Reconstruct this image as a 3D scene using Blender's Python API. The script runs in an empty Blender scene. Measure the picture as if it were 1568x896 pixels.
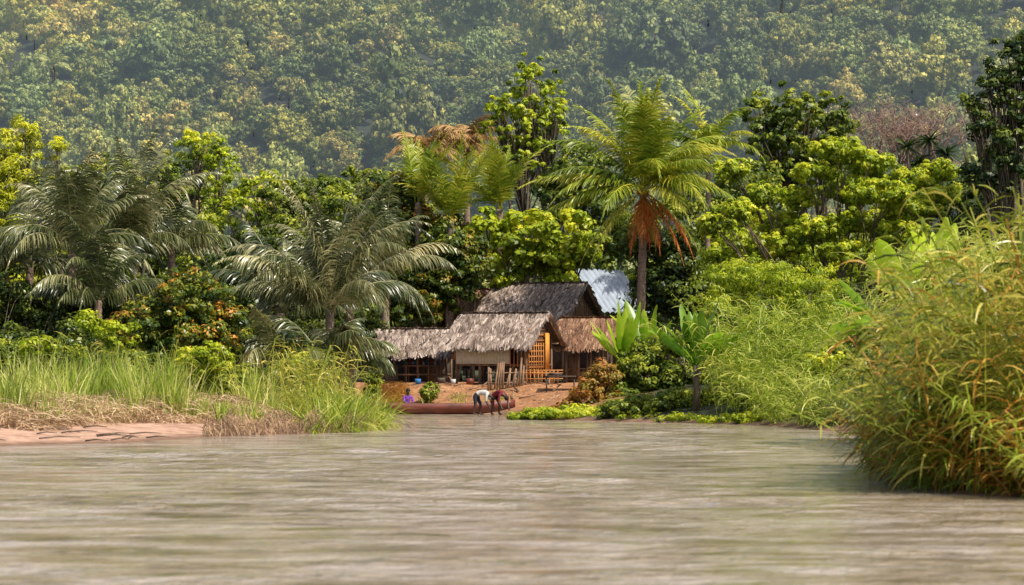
import bpy, bmesh, math, random
import numpy as np
from mathutils import Vector, Matrix
rng=np.random.default_rng(11); random.seed(5)
rad=math.radians
F=4355.6; CH=1.8; HY=568.
def X(px,d): return (px-784.)/F*d
def Z(py,d): return CH+(HY-py)/F*d
def nrm(a): return a/np.maximum(np.linalg.norm(a,axis=-1,keepdims=True),1e-9)
UP=np.array([0,0,1.])

# ---------------------------------------------------------------- world / light / camera
S=bpy.context.scene
S.view_settings.view_transform='Standard'; S.view_settings.look='None'; S.view_settings.exposure=0
w=bpy.data.worlds.new("World"); S.world=w; w.use_nodes=True
nt=w.node_tree; bg=nt.nodes['Background']; sky=nt.nodes.new('ShaderNodeTexSky'); sky.sky_type='NISHITA'
SE,SA=55,128
sky.sun_disc=False; sky.sun_elevation=rad(SE); sky.sun_rotation=rad(SA); sky.dust_density=3.0
nt.links.new(sky.outputs[0],bg.inputs[0]); bg.inputs[1].default_value=0.14
sl=bpy.data.lights.new('sun','SUN'); sl.energy=5; sl.angle=rad(.5); sl.color=(1,.93,.80)
so=bpy.data.objects.new('sun',sl); S.collection.objects.link(so)
sd=Vector((math.sin(rad(SA))*math.cos(rad(SE)),math.cos(rad(SA))*math.cos(rad(SE)),math.sin(rad(SE))))
so.rotation_euler=sd.to_track_quat('Z','Y').to_euler()
cam=bpy.data.cameras.new('camera'); co=bpy.data.objects.new('camera',cam); S.collection.objects.link(co)
cam.lens=100; cam.sensor_width=36; cam.clip_end=3000; cam.clip_start=.5
co.location=(0,0,CH); co.rotation_euler=(rad(90)+math.atan(120/F),0,0); S.camera=co
cam.dof.use_dof=True; cam.dof.focus_distance=122; cam.dof.aperture_fstop=2.4

# ---------------------------------------------------------------- materials
def newmat(n):
    m=bpy.data.materials.new(n); m.use_nodes=True; t=m.node_tree; t.nodes.clear()
    o=t.nodes.new('ShaderNodeOutputMaterial'); return m,t,o
def ramp(t,cols,pos=None):
    r=t.nodes.new('ShaderNodeValToRGB'); e=r.color_ramp.elements
    while len(e)<len(cols): e.new(.5)
    for i,c in enumerate(cols):
        e[i].position=(pos[i] if pos else i/(len(cols)-1)); e[i].color=(*[min(.95,x) for x in c],1)
    return r
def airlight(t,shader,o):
    # aerial perspective of the far slope: haze painted on as surface emission, growing with world distance up the valley
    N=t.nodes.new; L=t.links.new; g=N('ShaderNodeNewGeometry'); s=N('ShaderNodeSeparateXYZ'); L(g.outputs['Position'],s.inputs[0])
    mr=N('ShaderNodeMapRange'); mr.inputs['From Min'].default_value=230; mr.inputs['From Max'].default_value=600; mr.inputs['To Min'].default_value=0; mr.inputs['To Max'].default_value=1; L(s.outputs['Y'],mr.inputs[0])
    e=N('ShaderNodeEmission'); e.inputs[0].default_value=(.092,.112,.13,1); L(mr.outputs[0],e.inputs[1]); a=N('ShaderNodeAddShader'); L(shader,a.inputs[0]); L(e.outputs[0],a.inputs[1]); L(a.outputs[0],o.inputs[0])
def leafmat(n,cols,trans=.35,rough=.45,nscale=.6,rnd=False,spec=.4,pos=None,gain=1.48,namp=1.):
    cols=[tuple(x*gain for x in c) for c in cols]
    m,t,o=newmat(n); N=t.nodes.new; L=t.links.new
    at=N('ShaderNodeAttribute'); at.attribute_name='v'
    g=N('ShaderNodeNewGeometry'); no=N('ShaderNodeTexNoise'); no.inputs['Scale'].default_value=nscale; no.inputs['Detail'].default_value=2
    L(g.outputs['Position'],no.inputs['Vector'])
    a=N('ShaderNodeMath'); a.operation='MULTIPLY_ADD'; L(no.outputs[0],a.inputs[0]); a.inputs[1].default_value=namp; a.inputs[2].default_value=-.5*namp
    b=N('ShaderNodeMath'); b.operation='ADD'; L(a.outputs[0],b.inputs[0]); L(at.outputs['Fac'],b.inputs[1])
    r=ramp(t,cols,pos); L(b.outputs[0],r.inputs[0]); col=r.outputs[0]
    if rnd:
        oi=N('ShaderNodeObjectInfo'); rr=ramp(t,rnd)
        for i,c in enumerate(rnd): rr.color_ramp.elements[i].color=(*c,1)
        L(oi.outputs['Random'],rr.inputs[0])
        mx=N('ShaderNodeMix'); mx.data_type='RGBA'; mx.blend_type='MULTIPLY'; mx.inputs[0].default_value=1
        L(col,mx.inputs[6]); L(rr.outputs[0],mx.inputs[7]); col=mx.outputs[2]
    p=N('ShaderNodeBsdfPrincipled'); p.inputs['Roughness'].default_value=rough; p.inputs['Specular IOR Level'].default_value=spec
    L(col,p.inputs['Base Color'])
    tr=N('ShaderNodeBsdfTranslucent'); L(col,tr.inputs[0]); ms=N('ShaderNodeMixShader'); ms.inputs[0].default_value=trans
    L(p.outputs[0],ms.inputs[1]); L(tr.outputs[0],ms.inputs[2])
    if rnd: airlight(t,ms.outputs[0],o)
    else: L(ms.outputs[0],o.inputs[0])
    return m
def simple(n,c1,c2,scale=3,rough=.85,bump=.3,stretch=(1,1,1),metal=0):
    m,t,o=newmat(n); N=t.nodes.new; L=t.links.new
    tc=N('ShaderNodeTexCoord'); mp=N('ShaderNodeMapping'); mp.inputs['Scale'].default_value=stretch
    L(tc.outputs['Object'],mp.inputs[0]); no=N('ShaderNodeTexNoise'); no.inputs['Scale'].default_value=scale; no.inputs['Detail'].default_value=6; no.inputs['Roughness'].default_value=.65
    L(mp.outputs[0],no.inputs['Vector']); r=ramp(t,[c1,c2],[.35,.65]); L(no.outputs[0],r.inputs[0])
    p=N('ShaderNodeBsdfPrincipled'); p.inputs['Roughness'].default_value=rough; p.inputs['Metallic'].default_value=metal
    L(r.outputs[0],p.inputs['Base Color'])
    b=N('ShaderNodeBump'); b.inputs['Strength'].default_value=bump; b.inputs['Distance'].default_value=.03; L(no.outputs[0],b.inputs['Height']); L(b.outputs[0],p.inputs['Normal'])
    L(p.outputs[0],o.inputs[0]); return m
M={}
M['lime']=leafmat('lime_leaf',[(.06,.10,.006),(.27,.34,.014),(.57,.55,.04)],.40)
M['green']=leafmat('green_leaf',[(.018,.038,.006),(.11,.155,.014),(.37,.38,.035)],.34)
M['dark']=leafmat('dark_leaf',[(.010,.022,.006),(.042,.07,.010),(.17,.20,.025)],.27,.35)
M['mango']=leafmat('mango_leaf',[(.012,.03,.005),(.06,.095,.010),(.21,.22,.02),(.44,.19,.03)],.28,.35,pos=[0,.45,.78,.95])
M['yellow']=leafmat('yellow_leaf',[(.16,.18,.01),(.44,.46,.02),(.62,.58,.05)],.45)
M['raffia']=leafmat('raffia_leaf',[(.020,.032,.010),(.085,.10,.03),(.34,.31,.15)],.2,.32,spec=.65)
M['coco']=leafmat('coconut_leaf',[(.04,.07,.008),(.17,.23,.015),(.46,.42,.05)],.36,.38,spec=.5)
M['dead']=leafmat('dead_frond',[(.22,.05,.01),(.50,.13,.015),(.55,.28,.07)],.35,.6,gain=1.3)
M['tan']=leafmat('tan_frond',[(.16,.1,.04),(.38,.22,.08),(.5,.36,.16)],.3,.6,gain=1.3)
M['grass']=leafmat('grass_blade',[(.09,.14,.01),(.27,.35,.025),(.54,.53,.12)],.42,.4,gain=1.3)
M['bankgrass']=leafmat('bank_grass_blade',[(.07,.11,.010),(.24,.32,.03),(.46,.47,.11),(.58,.46,.26)],.36,.45,.45,pos=[0,.42,.74,1],gain=1.35)
M['reed']=leafmat('reed_blade',[(.04,.07,.006),(.22,.26,.016),(.60,.50,.10)],.42,.3,1.2,spec=.7,gain=1.35)
M['orange']=leafmat('dry_reed',[(.14,.06,.01),(.42,.19,.02),(.62,.40,.08)],.35,.5,gain=1.2)
M['straw']=leafmat('straw',[(.12,.07,.035),(.42,.27,.15),(.62,.48,.3)],.2,.6,gain=1.25)
M['red']=leafmat('red_leaf',[(.10,.10,.01),(.28,.20,.03),(.44,.14,.04)],.3,.5,gain=1.3)
M['bananaleaf']=leafmat('banana_leaf',[(.04,.10,.01),(.18,.32,.015),(.44,.54,.03)],.5,.3,spec=.6,gain=1.35)
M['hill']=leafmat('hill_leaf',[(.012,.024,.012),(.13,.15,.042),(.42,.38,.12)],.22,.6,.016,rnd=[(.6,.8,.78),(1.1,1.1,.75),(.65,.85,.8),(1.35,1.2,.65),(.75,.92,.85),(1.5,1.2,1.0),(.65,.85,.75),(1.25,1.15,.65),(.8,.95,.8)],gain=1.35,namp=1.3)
M['twig']=simple('bare_twig',(.24,.14,.11),(.4,.26,.2))
M['bark']=simple('bark',(.07,.05,.035),(.2,.15,.1),8,stretch=(1,1,.3))
M['palmbark']=simple('palm_bark',(.14,.09,.065),(.36,.25,.18),5,stretch=(1,1,4))
M['thatch']=leafmat('thatch',[(.045,.03,.022),(.22,.16,.125),(.54,.44,.37)],.05,.8,1.5,gain=1.1)
M['thatchb']=leafmat('thatch_brown',[(.04,.02,.012),(.2,.10,.055),(.36,.22,.13)],.05,.8,1.5,gain=1.2)
M['under']=simple('roof_underlay',(.03,.02,.014),(.07,.045,.03))
M['wood']=simple('weathered_wood',(.14,.08,.045),(.36,.22,.13),6,stretch=(1,1,.2))
M['bamboo']=simple('orange_bamboo',(.38,.13,.03),(.6,.27,.07),5)
M['door']=simple('orange_board',(.6,.22,.03),(.8,.35,.05),4,stretch=(3,3,.4))
M['whitewall']=simple('whitewashed_board',(.62,.68,.62),(.8,.83,.78),4)
M['darkwall']=simple('dark_plank',(.05,.036,.03),(.12,.09,.07),4)
M['metal']=simple('zinc_roof',(.24,.28,.34),(.36,.41,.48),1.2,.7,0,stretch=(1,1,.3))
M['hull']=simple('red_brown_hull',(.09,.022,.014),(.2,.05,.03),4,.5,stretch=(.3,1,1))
M['skin']=simple('dark_skin',(.07,.035,.022),(.09,.045,.028),4,.5,0)
M['hair']=simple('black_hair',(.008,.007,.006),(.014,.012,.01),40,.7)
M['eye']=simple('eye_white',(.6,.58,.55),(.7,.68,.65),4,.3,0)
for k,c in dict(cwhite=(.6,.6,.58),cmaroon=(.2,.02,.03),cnavy=(.02,.025,.05),cpurple=(.25,.05,.5),cred=(.5,.04,.03),cblue=(.04,.2,.5),cgreen=(.05,.35,.2),cyellow=(.65,.45,.05)).items():
    M[k]=simple('cloth_'+k[1:],tuple(x*.8 for x in c),c,6,.9,.2)

# ---------------------------------------------------------------- mesh helpers (quads only)
def link(o,parent=None):
    S.collection.objects.link(o)
    if parent: o.parent=parent
    return o
def empty(name,loc=(0,0,0),rz=0):
    e=bpy.data.objects.new(name,None); e.location=loc; e.rotation_euler=(0,0,rz); e.empty_display_size=.2; return link(e)
def build(name,parts,mats,parent=None,smooth=False,loc=None):
    vs,fs,va,mi=[],[],[],[]; off=0
    for p in parts:
        V=p[0].reshape(-1,3); vs.append(V); fs.append(p[1]+off); n=len(p[1]); off+=len(V)
        va.append(np.broadcast_to(np.asarray(p[2],float),(n,))); mi.append(np.full(n,p[3] if len(p)>3 else 0))
    V=np.concatenate(vs); Fq=np.concatenate(fs); va=np.concatenate(va); mi=np.concatenate(mi)
    me=bpy.data.meshes.new(name); me.vertices.add(len(V)); me.vertices.foreach_set('co',V.astype(np.float32).ravel())
    n=len(Fq); me.loops.add(n*4); me.loops.foreach_set('vertex_index',Fq.astype(np.int32).ravel())
    me.polygons.add(n); me.polygons.foreach_set('loop_start',np.arange(0,n*4,4,dtype=np.int32)); me.polygons.foreach_set('loop_total',np.full(n,4,dtype=np.int32))
    for m in mats: me.materials.append(M[m])
    me.polygons.foreach_set('material_index',mi.astype(np.int32))
    me.update(calc_edges=True)
    a=me.attributes.new('v','FLOAT','FACE'); a.data.foreach_set('value',va.astype(np.float32))
    if smooth: me.polygons.foreach_set('use_smooth',np.ones(n,bool))
    o=bpy.data.objects.new(name,me)
    if loc is not None: o.location=loc
    return link(o,parent)
def rdir(n):
    return nrm(rng.normal(size=(n,3)))
def leaves(C,Nn,L,W,v,mi=0,fold=.12):
    n=len(C); Nn=nrm(Nn); t=nrm(np.cross(Nn,rdir(n))); s=np.cross(Nn,t)
    L=np.broadcast_to(L,(n,))[:,None]; W=np.broadcast_to(W,(n,))[:,None]
    V=np.stack([C-t*L/2,C+s*W/2+Nn*L*fold-t*L*.05,C+t*L/2,C-s*W/2+Nn*L*fold-t*L*.05],1)
    Fq=np.arange(n*4).reshape(n,4); return (V,Fq,v,mi)
def strips(B,D,L,W,droop,segs=3,prof=None,side=None,v=.5,mi=0,tip=.08):
    n=len(B); D=nrm(D); L=np.broadcast_to(L,(n,)).astype(float); W=np.broadcast_to(W,(n,)).astype(float); droop=np.broadcast_to(droop,(n,)).astype(float)
    if side is None: side=np.cross(D,UP)+rng.normal(size=(n,3))*.35
    side=nrm(side)
    if prof is None: prof=[.7]+[1-.1*k for k in range(1,segs)]+[tip]
    cur=B.copy(); rows=[]
    for k in range(segs+1):
        h=(W*prof[k]/2)[:,None]*side; rows+= [cur-h,cur+h]
        if k<segs:
            D=nrm(D+np.array([0,0,-1.])*(droop/segs)[:,None]); cur=cur+D*(L/segs)[:,None]
    V=np.stack(rows,1); m=(segs+1)*2
    f=np.array([[2*k,2*k+1,2*k+3,2*k+2] for k in range(segs)]); Fq=(np.arange(n)[:,None,None]*m+f[None]).reshape(-1,4)
    vv=np.repeat(np.broadcast_to(v,(n,)),segs); return (V,Fq,vv,mi)
def tube(P,R,n=8,v=.5,mi=0,cap=True):
    P=np.asarray(P,float); R=list(R) if hasattr(R,'__len__') else [R]*len(P)
    if cap: P=np.vstack([P[:1],P,P[-1:]]); R=[R[0]*.02]+R+[R[-1]*.02]
    T=nrm(np.gradient(P,axis=0)); 
    if cap: T[0]=T[2] ; T[1]=T[2]; T[-1]=T[-3]; T[-2]=T[-3]
    ref=np.array([1,0,0.]) if abs(T[len(T)//2][2])>.7 else UP
    a=np.linspace(0,2*math.pi,n,endpoint=False); V=[]
    for p,t,r in zip(P,T,R):
        u=nrm(np.cross(t,ref)); w2=np.cross(t,u); V.append(p+r*(np.cos(a)[:,None]*u+np.sin(a)[:,None]*w2))
    V=np.array(V); k=len(P); Fq=[]
    for i in range(k-1):
        for j in range(n): Fq.append([i*n+j,i*n+(j+1)%n,(i+1)*n+(j+1)%n,(i+1)*n+j])
    return (V,np.array(Fq),v,mi)
def boxp(c,s,rz=0,v=.5,mi=0,R=None):
    h=np.array(s)/2.; V=np.array([[x,y,z] for x in(-1,1) for y in(-1,1) for z in(-1,1)])*h
    if R is None:
        cz,sz=math.cos(rz),math.sin(rz); R=np.array([[cz,-sz,0],[sz,cz,0],[0,0,1]])
    V=V@np.asarray(R).T+np.array(c); Fq=np.array([[0,1,3,2],[4,6,7,5],[0,4,5,1],[2,3,7,6],[0,2,6,4],[1,5,7,3]]); return (V,Fq,v,mi)
def stick(a,b,r=.04,mi=0,n=6): return tube([a,b],[r,r*.85],n,.5,mi)

# ---------------------------------------------------------------- terrain
WP=np.array([(-300,-60),(-300,60),(-60,62),(-14,66),(-12.2,68.5),(-9.6,71),(-8.4,77),(-6.5,80.5),(-4.7,83),(-3.9,88),(-4.3,95),(-5.6,104),(-7.5,112),(-9,118),(-7.5,121),(-3,121),(-.5,120),(-.3,112),(.1,106.5),(4,100.5),(7,97.5),(8.4,93),(9.7,84),(9.2,70),(7.4,56),(6.2,48),(6.1,43),(8,38.5),(14,34),(60,24),(300,20),(300,-60)],float)
def sdist(x,y):
    P=np.stack([x,y],-1); d=np.full(x.shape,1e9); ins=np.zeros(x.shape,bool); n=len(WP)
    for i in range(n):
        a=WP[i]; b=WP[(i+1)%n]; ab=b-a; t=np.clip(((P-a)@ab)/(ab@ab),0,1); q=P-(a+t[...,None]*ab); d=np.minimum(d,np.hypot(q[...,0],q[...,1]))
        if a[1]!=b[1]:
            c=((a[1]>y)!=(b[1]>y))&(x<(b[0]-a[0])*(y-a[1])/(b[1]-a[1])+a[0]); ins^=c
    return np.where(ins,-d,d)
def ss(a,b,x): t=np.clip((x-a)/(b-a),0,1); return t*t*(3-2*t)
def hgt(x,y):
    x=np.asarray(x,float); y=np.asarray(y,float); s=sdist(x,y)
    und=.05*np.sin(x*1.7+y*.6)+.04*np.sin(x*.9-y*1.9)+.02*np.sin(x*5+y*4)
    left=ss(-3,-6,x)*ss(112,104,y)
    hl=.40*ss(0,8,s)+.07*np.minimum(s,2)+.4*ss(8,20,s)
    hr=1.15*ss(-.6,7,s)+.05*np.minimum(s,1)
    land=left*hl+(1-left)*hr+und*ss(1,5,s)+.012*np.maximum(y-135,0)
    h=np.where(s<0,np.maximum(s*.25,-1.5),land)
    q=np.maximum(y-365-12*np.sin(x*.021+1),0)
    hill=.50*(np.sqrt(q*q+900)-30); hill=150*np.tanh(hill/150)
    hill*=1+.10*np.sin(x*.019+.6)+.09*np.sin(x*.047+y*.02)+.05*np.sin(x*.09-y*.03)+.0006*x
    return h+hill
def axis(segs):
    out=[]
    for a,b,st in segs: out+=list(np.arange(a,b,st))
    out.append(segs[-1][1]); return np.array(out)
def grid(xs,ys):
    gx,gy=np.meshgrid(xs,ys); nx,ny=len(xs),len(ys)
    idx=np.arange(nx*ny).reshape(ny,nx); return gx,gy,np.stack([idx[:-1,:-1],idx[:-1,1:],idx[1:,1:],idx[1:,:-1]],-1).reshape(-1,4)
gx,gy,Fq=grid(axis([(-600,-200,40),(-200,-40,8),(-40,-16,1.5),(-16,16,.35),(16,40,1.5),(40,200,8),(200,600,40)]),axis([(-60,30,8),(30,60,1),(60,132,.4),(132,160,2),(160,700,9),(700,1400,60)]))
gz=hgt(gx,gy)
def groundmat():
    m,t,o=newmat('ground_soil'); N=t.nodes.new; L=t.links.new
    a=N('ShaderNodeAttribute'); a.attribute_name='gc'; g=N('ShaderNodeNewGeometry')
    n1=N('ShaderNodeTexNoise'); n1.inputs['Scale'].default_value=2.2; n1.inputs['Detail'].default_value=8; n1.inputs['Roughness'].default_value=.7; L(g.outputs['Position'],n1.inputs['Vector'])
    r=ramp(t,[(.5,.45,.42),(.95,.95,.95)],[.36,.6]); L(n1.outputs[0],r.inputs[0])
    mx=N('ShaderNodeMix'); mx.data_type='RGBA'; mx.blend_type='MULTIPLY'; mx.inputs[0].default_value=1; L(a.outputs['Color'],mx.inputs[6]); L(r.outputs[0],mx.inputs[7])
    p=N('ShaderNodeBsdfPrincipled'); p.inputs['Roughness'].default_value=.85; L(mx.outputs[2],p.inputs['Base Color'])
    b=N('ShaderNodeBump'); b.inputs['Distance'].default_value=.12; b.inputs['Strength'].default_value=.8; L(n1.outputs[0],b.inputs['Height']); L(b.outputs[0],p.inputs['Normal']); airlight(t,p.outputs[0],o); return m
M['ground']=groundmat()
g=build('ground',[(np.stack([gx,gy,gz],-1),Fq,.5,0)],['ground'],smooth=True)
sdv=sdist(gx,gy); 
sand=np.array([.66,.41,.28]); wet=np.array([.28,.16,.09]); soil=np.array([.48,.23,.10]); litter=np.array([.05,.06,.02]); hillc=np.array([.02,.028,.014])
lf=(ss(-3,-6,gx)*ss(112,104,gy))[...,None]; vill=(ss(-9,-7,gx)*ss(6,3,gx)*ss(104,108,gy)*ss(140,134,gy))[...,None]
far=ss(200,350,gy)[...,None]
c=litter*(1-lf)*(1-vill)+sand*lf*ss(9,5,sdv)[...,None]+litter*lf*(1-ss(9,5,sdv)[...,None])+soil*vill*(1-lf)
c=c*(1-far)+hillc*far; wt=ss(1.2,0.2,sdv)[...,None]; c=c*(1-wt)+wet*wt
ca=g.data.attributes.new('gc','FLOAT_COLOR','POINT'); ca.data.foreach_set('color',np.concatenate([c,np.ones(c.shape[:2]+(1,))],-1).astype(np.float32).ravel())

# water: a real wavy sheet
def watermat():
    m,t,o=newmat('river_water'); N=t.nodes.new; L=t.links.new
    g=N('ShaderNodeNewGeometry')
    def noi(sc,st,det=3,ro=.5):
        mp=N('ShaderNodeMapping'); mp.inputs['Scale'].default_value=st; L(g.outputs['Position'],mp.inputs[0])
        n=N('ShaderNodeTexNoise'); n.inputs['Scale'].default_value=sc; n.inputs['Detail'].default_value=det; n.inputs['Roughness'].default_value=ro; L(mp.outputs[0],n.inputs['Vector']); return n.outputs[0]
    mid=noi(1.6,(.8,1,1),4,.6); fine=noi(7,(.8,1,1),3); refl_streaks=noi(.75,(.55,1.1,1),7,.74)
    b1=N('ShaderNodeBump'); b1.inputs['Distance'].default_value=.22; L(mid,b1.inputs['Height'])
    b2=N('ShaderNodeBump'); b2.inputs['Distance'].default_value=.07; L(fine,b2.inputs['Height']); L(b1.outputs[0],b2.inputs['Normal'])
    cr=ramp(t,[(.16,.115,.045),(.34,.265,.175),(.49,.415,.345)],[.38,.49,.60]); L(refl_streaks,cr.inputs[0])  # muddy base tone, with olive and pale reflection streaks painted into it
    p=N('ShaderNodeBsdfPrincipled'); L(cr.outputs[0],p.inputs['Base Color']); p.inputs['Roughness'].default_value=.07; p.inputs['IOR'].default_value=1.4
    L(b2.outputs[0],p.inputs['Normal']); L(p.outputs[0],o.inputs[0]); return m
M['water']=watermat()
wx_,wy_,wf=grid(axis([(-500,-60,40),(-60,-20,2),(-20,20,.16),(20,60,2),(60,500,40)]),axis([(-60,14,4),(14,50,.11),(50,90,.17),(90,126,.26)]))
wz=np.zeros_like(wx_)
for i in range(46):
    lam=.55*(6.5**rng.random()); a=rng.normal()*.55; kx,ky=math.sin(a)*2*math.pi/lam,math.cos(a)*2*math.pi/lam
    wz+=.0021*lam**1.05*np.sin(kx*wx_+ky*wy_+rng.random()*6.28+.8*np.sin(wx_*rng.uniform(.2,.6)+wy_*rng.uniform(.1,.4)+rng.random()*6))
patch=.40+.6*np.clip(.5+.5*np.sin(wx_*.31+wy_*.17)+.45*np.sin(wx_*.13-wy_*.29+1)+.3*np.sin(wx_*.7+wy_*.45),0,1.3)
wsd=-sdist(wx_,wy_); wz*=patch*ss(30,18,np.abs(wx_))*ss(126,105,wy_)*(.15+.85*ss(0,5,wsd))
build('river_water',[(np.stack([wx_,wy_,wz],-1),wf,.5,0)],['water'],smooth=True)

# ---------------------------------------------------------------- vegetation generators
def crown(c,r,cl,leaf,dens=1.,lpc=55,inner=.5,asp=.5,mi=0,upb=.5,nr=.35):
    r=np.array(r,float); surf=4*math.pi*((r[0]*r[1]+r[0]*r[2]+r[1]*r[2])/3); nc=max(5,int(dens*surf/(math.pi*cl*cl)*1.1))
    d=rdir(nc); f=inner+(1-inner)*rng.random(nc)**.6; f*=1+rng.normal(size=nc)*.13; C=np.array(c)+d*r*f[:,None]
    cb=rng.random(nc); cr=cl*(.5+.9*rng.random(nc))
    i=np.repeat(np.arange(nc),lpc); q=rdir(len(i)); rr=rng.random(len(i))**.45
    P=C[i]+q*(cr[i]*rr)[:,None]*np.array([1.1,1.1,.7]); Nn=q+d[i]*.4+UP*upb+rng.normal(size=q.shape)*nr
    v=.48+(cb[i]-.5)*.55+(rng.random(len(i))-.5)*.45+.14*q[:,2]+.10*d[i][:,2]; s=leaf*(.6+.8*rng.random(len(i)))  # random leaf tone, plus light tops and dark undersides painted in
    return leaves(P,Nn,s,s*asp,v,mi),C
def limbs(base,C,r0,c0,k=8,mi=1):
    out=[]; top=np.array(c0); mid=(np.array(base)*.5+top*.5)+np.array([rng.normal()*.35,rng.normal()*.3,0])
    q1=(np.array(base)+mid)/2+rng.normal(size=3)*.12; q2=(mid+top)/2+rng.normal(size=3)*.12
    out.append(tube([base,q1,mid,q2,top],[r0,r0*.8,r0*.62,r0*.45,r0*.3],7,.5,mi))
    for j in rng.choice(len(C),min(k,len(C)),replace=False):
        s=np.array(base)*.3+top*.7 if rng.random()<.5 else mid*.4+top*.6; e=C[j]; m2=(s+e)/2+np.array([0,0,.12*np.linalg.norm(e-s)])
        out.append(tube([s,m2,e],[r0*.4,r0*.22,r0*.06],5,.5,mi))
    return out
def T(name,d,blobs,mat,leaf=.3,cl=.7,dens=1.,lpc=55,depth=1.,r0=.14,k=8,trunk=True,inner=.5,asp=.5,bx=None):
    parts=[]
    for b in blobs:
        px,py,rx,rz=b[:4]; dd=d+(b[4] if len(b)>4 else 0); c=(X(px,dd),dd,Z(py,dd)); rx=rx/F*dd; rz=rz/F*dd
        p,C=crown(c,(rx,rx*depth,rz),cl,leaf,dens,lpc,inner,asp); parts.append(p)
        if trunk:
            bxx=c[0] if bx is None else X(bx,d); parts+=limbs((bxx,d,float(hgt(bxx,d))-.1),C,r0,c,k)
    return build(name,parts,[mat,'bark'])
def frond(base,az,el,L,droop,nl=40,lL=.9,lW=.06,ld=1.,mi=0,v0=.5,r=.035):
    ns=18; D=np.array([math.cos(az)*math.cos(el),math.sin(az)*math.cos(el),math.sin(el)]); P=[np.array(base,float)]; Ts=[D]
    for k in range(ns):
        D=D+np.array([0,0,-1.])*droop/ns*(.4+1.2*k/ns); D/=np.linalg.norm(D); P.append(P[-1]+D*L/ns); Ts.append(D)
    P=np.array(P); Ts=np.array(Ts); sd_=np.array([-math.sin(az),math.cos(az),0.])
    out=[tube(P,list(np.linspace(r,r*.2,ns+1)),4,min(1,v0+.25),mi)]
    t=np.linspace(.13,.99,nl); t=np.repeat(t,2)+rng.normal(size=2*nl)*.005; sg=np.tile([1.,-1.],nl)
    u=np.clip(t,0,.999)*ns; i=u.astype(int); f=(u-i)[:,None]; B=P[i]*(1-f)+P[i+1]*f; Tg=nrm(Ts[i]*(1-f)+Ts[i+1]*f)
    a=(.45+.75*t)[:,None]; Nf=nrm(np.cross(Tg,sd_)*1.); Nf=np.where(Nf[:,2:3]<0,-Nf,Nf)
    Dd=sd_*sg[:,None]*np.cos(a)+Tg*np.sin(a)+Nf*.18+rng.normal(size=B.shape)*.07
    Ll=lL*(np.sin(np.clip(t*1.05+.12,0,1)*math.pi)**.6*.85+.2)*(1+rng.normal(size=len(t))*.08)
    out.append(strips(B,Dd,Ll,lW,ld*(.7+.6*rng.random(len(t))),3,[.7,1,.7,.08],Tg+rng.normal(size=B.shape)*.2,np.clip(v0+rng.normal()*.16+rng.normal(size=len(t))*.16,0,1),mi))
    return out
def palm(px,d,hub_py,fr,trunk_r=.16,lean=0,**kw):
    bx=X(px,d); gz_=float(hgt(bx,d)); hub=np.array([bx,d,Z(hub_py,d)]); parts=[]
    n=26; P=[];R=[]
    for k in range(n+1):
        t=k/n; P.append([bx-lean*(1-t)**2,d,gz_-.1+(hub[2]-gz_+.1)*t]); R.append(trunk_r*(1.25-.45*t)*(1.08 if k%2 else .95))
    parts.append(tube(P,R,10,.5,1))
    for f in fr: parts+=frond(hub+np.array([rng.normal()*.08,rng.normal()*.08,rng.normal()*.1]),*f,**kw)
    return hub,parts
def paddle(base,az,el,L,W,droop,v=.5,mi=0,pet=.25):
    ns=12; D=np.array([math.cos(az)*math.cos(el),math.sin(az)*math.cos(el),math.sin(el)]); s=np.array([-math.sin(az),math.cos(az),0.])*1.
    tw=rng.normal()*.5; P=np.array(base,float); rows=[]
    for k in range(ns+1):
        t=k/ns; x=(t-pet)/(1-pet); wd=.03 if x<0 else max(.03,W/2*(math.sin(math.pi*min(1,x**.75*.97+.02))**.55)); wd*=1+rng.normal()*.07
        n_=np.cross(s,D); n_/=np.linalg.norm(n_); s2=s*math.cos(tw)+n_*math.sin(tw)
        rows+= [P-s2*wd+n_*wd*.3,P,P+s2*wd+n_*wd*.3]
        D=D+np.array([0,0,-1.])*droop/ns*(.3+1.4*t); D/=np.linalg.norm(D); P=P+D*L/ns
    V=np.array(rows); f=[]
    for k in range(ns): f+=[[3*k,3*k+1,3*k+4,3*k+3],[3*k+1,3*k+2,3*k+5,3*k+4]]
    return (V,np.array(f),np.clip(v+rng.normal(size=2*ns)*.06,0,1),mi)
def bigleaf(name,px,d,hub_py,n,L,W,el=(40,85),v=.6,mat='bananaleaf',azr=(0,360),droop=.8):
    bx=X(px,d); hub=np.array([bx,d,Z(hub_py,d)]); g_=float(hgt(bx,d)); parts=[tube([[bx,d,g_-.1],[bx+.05,d,(g_+hub[2])/2],hub],[.14,.12,.09],8,.3,1)]
    for i in range(n):
        parts.append(paddle(hub+np.array([rng.normal()*.05,rng.normal()*.05,rng.uniform(-.1,.1)]),rad(azr[0]+(azr[1]-azr[0])*(i+rng.random()*.6)/n),rad(rng.uniform(*el)),L*rng.uniform(.75,1.1),W*rng.uniform(.8,1.1),droop*rng.uniform(.4,1.5),v+rng.normal()*.15))
    return build(name,parts,[mat,'bark'],smooth=False)
def blades(x,y,H,W,lean=.25,droop=.5,v=None,mi=0,segs=4,z0=None,bias=(0,0)):
    n=len(x); z=hgt(x,y)-.03 if z0 is None else z0; B=np.stack([x,y,z],-1); D=np.stack([rng.normal(size=n)*lean+bias[0],rng.normal(size=n)*lean+bias[1],np.ones(n)],-1)
    side=np.cross(D,UP)+rng.normal(size=(n,3))*.5; side[:,2]*=.1
    if v is None: v=rng.random(n)
    return strips(B,D,H,W,droop*(.3+1.4*rng.random(n)),segs,None,side,v,mi)
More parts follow.
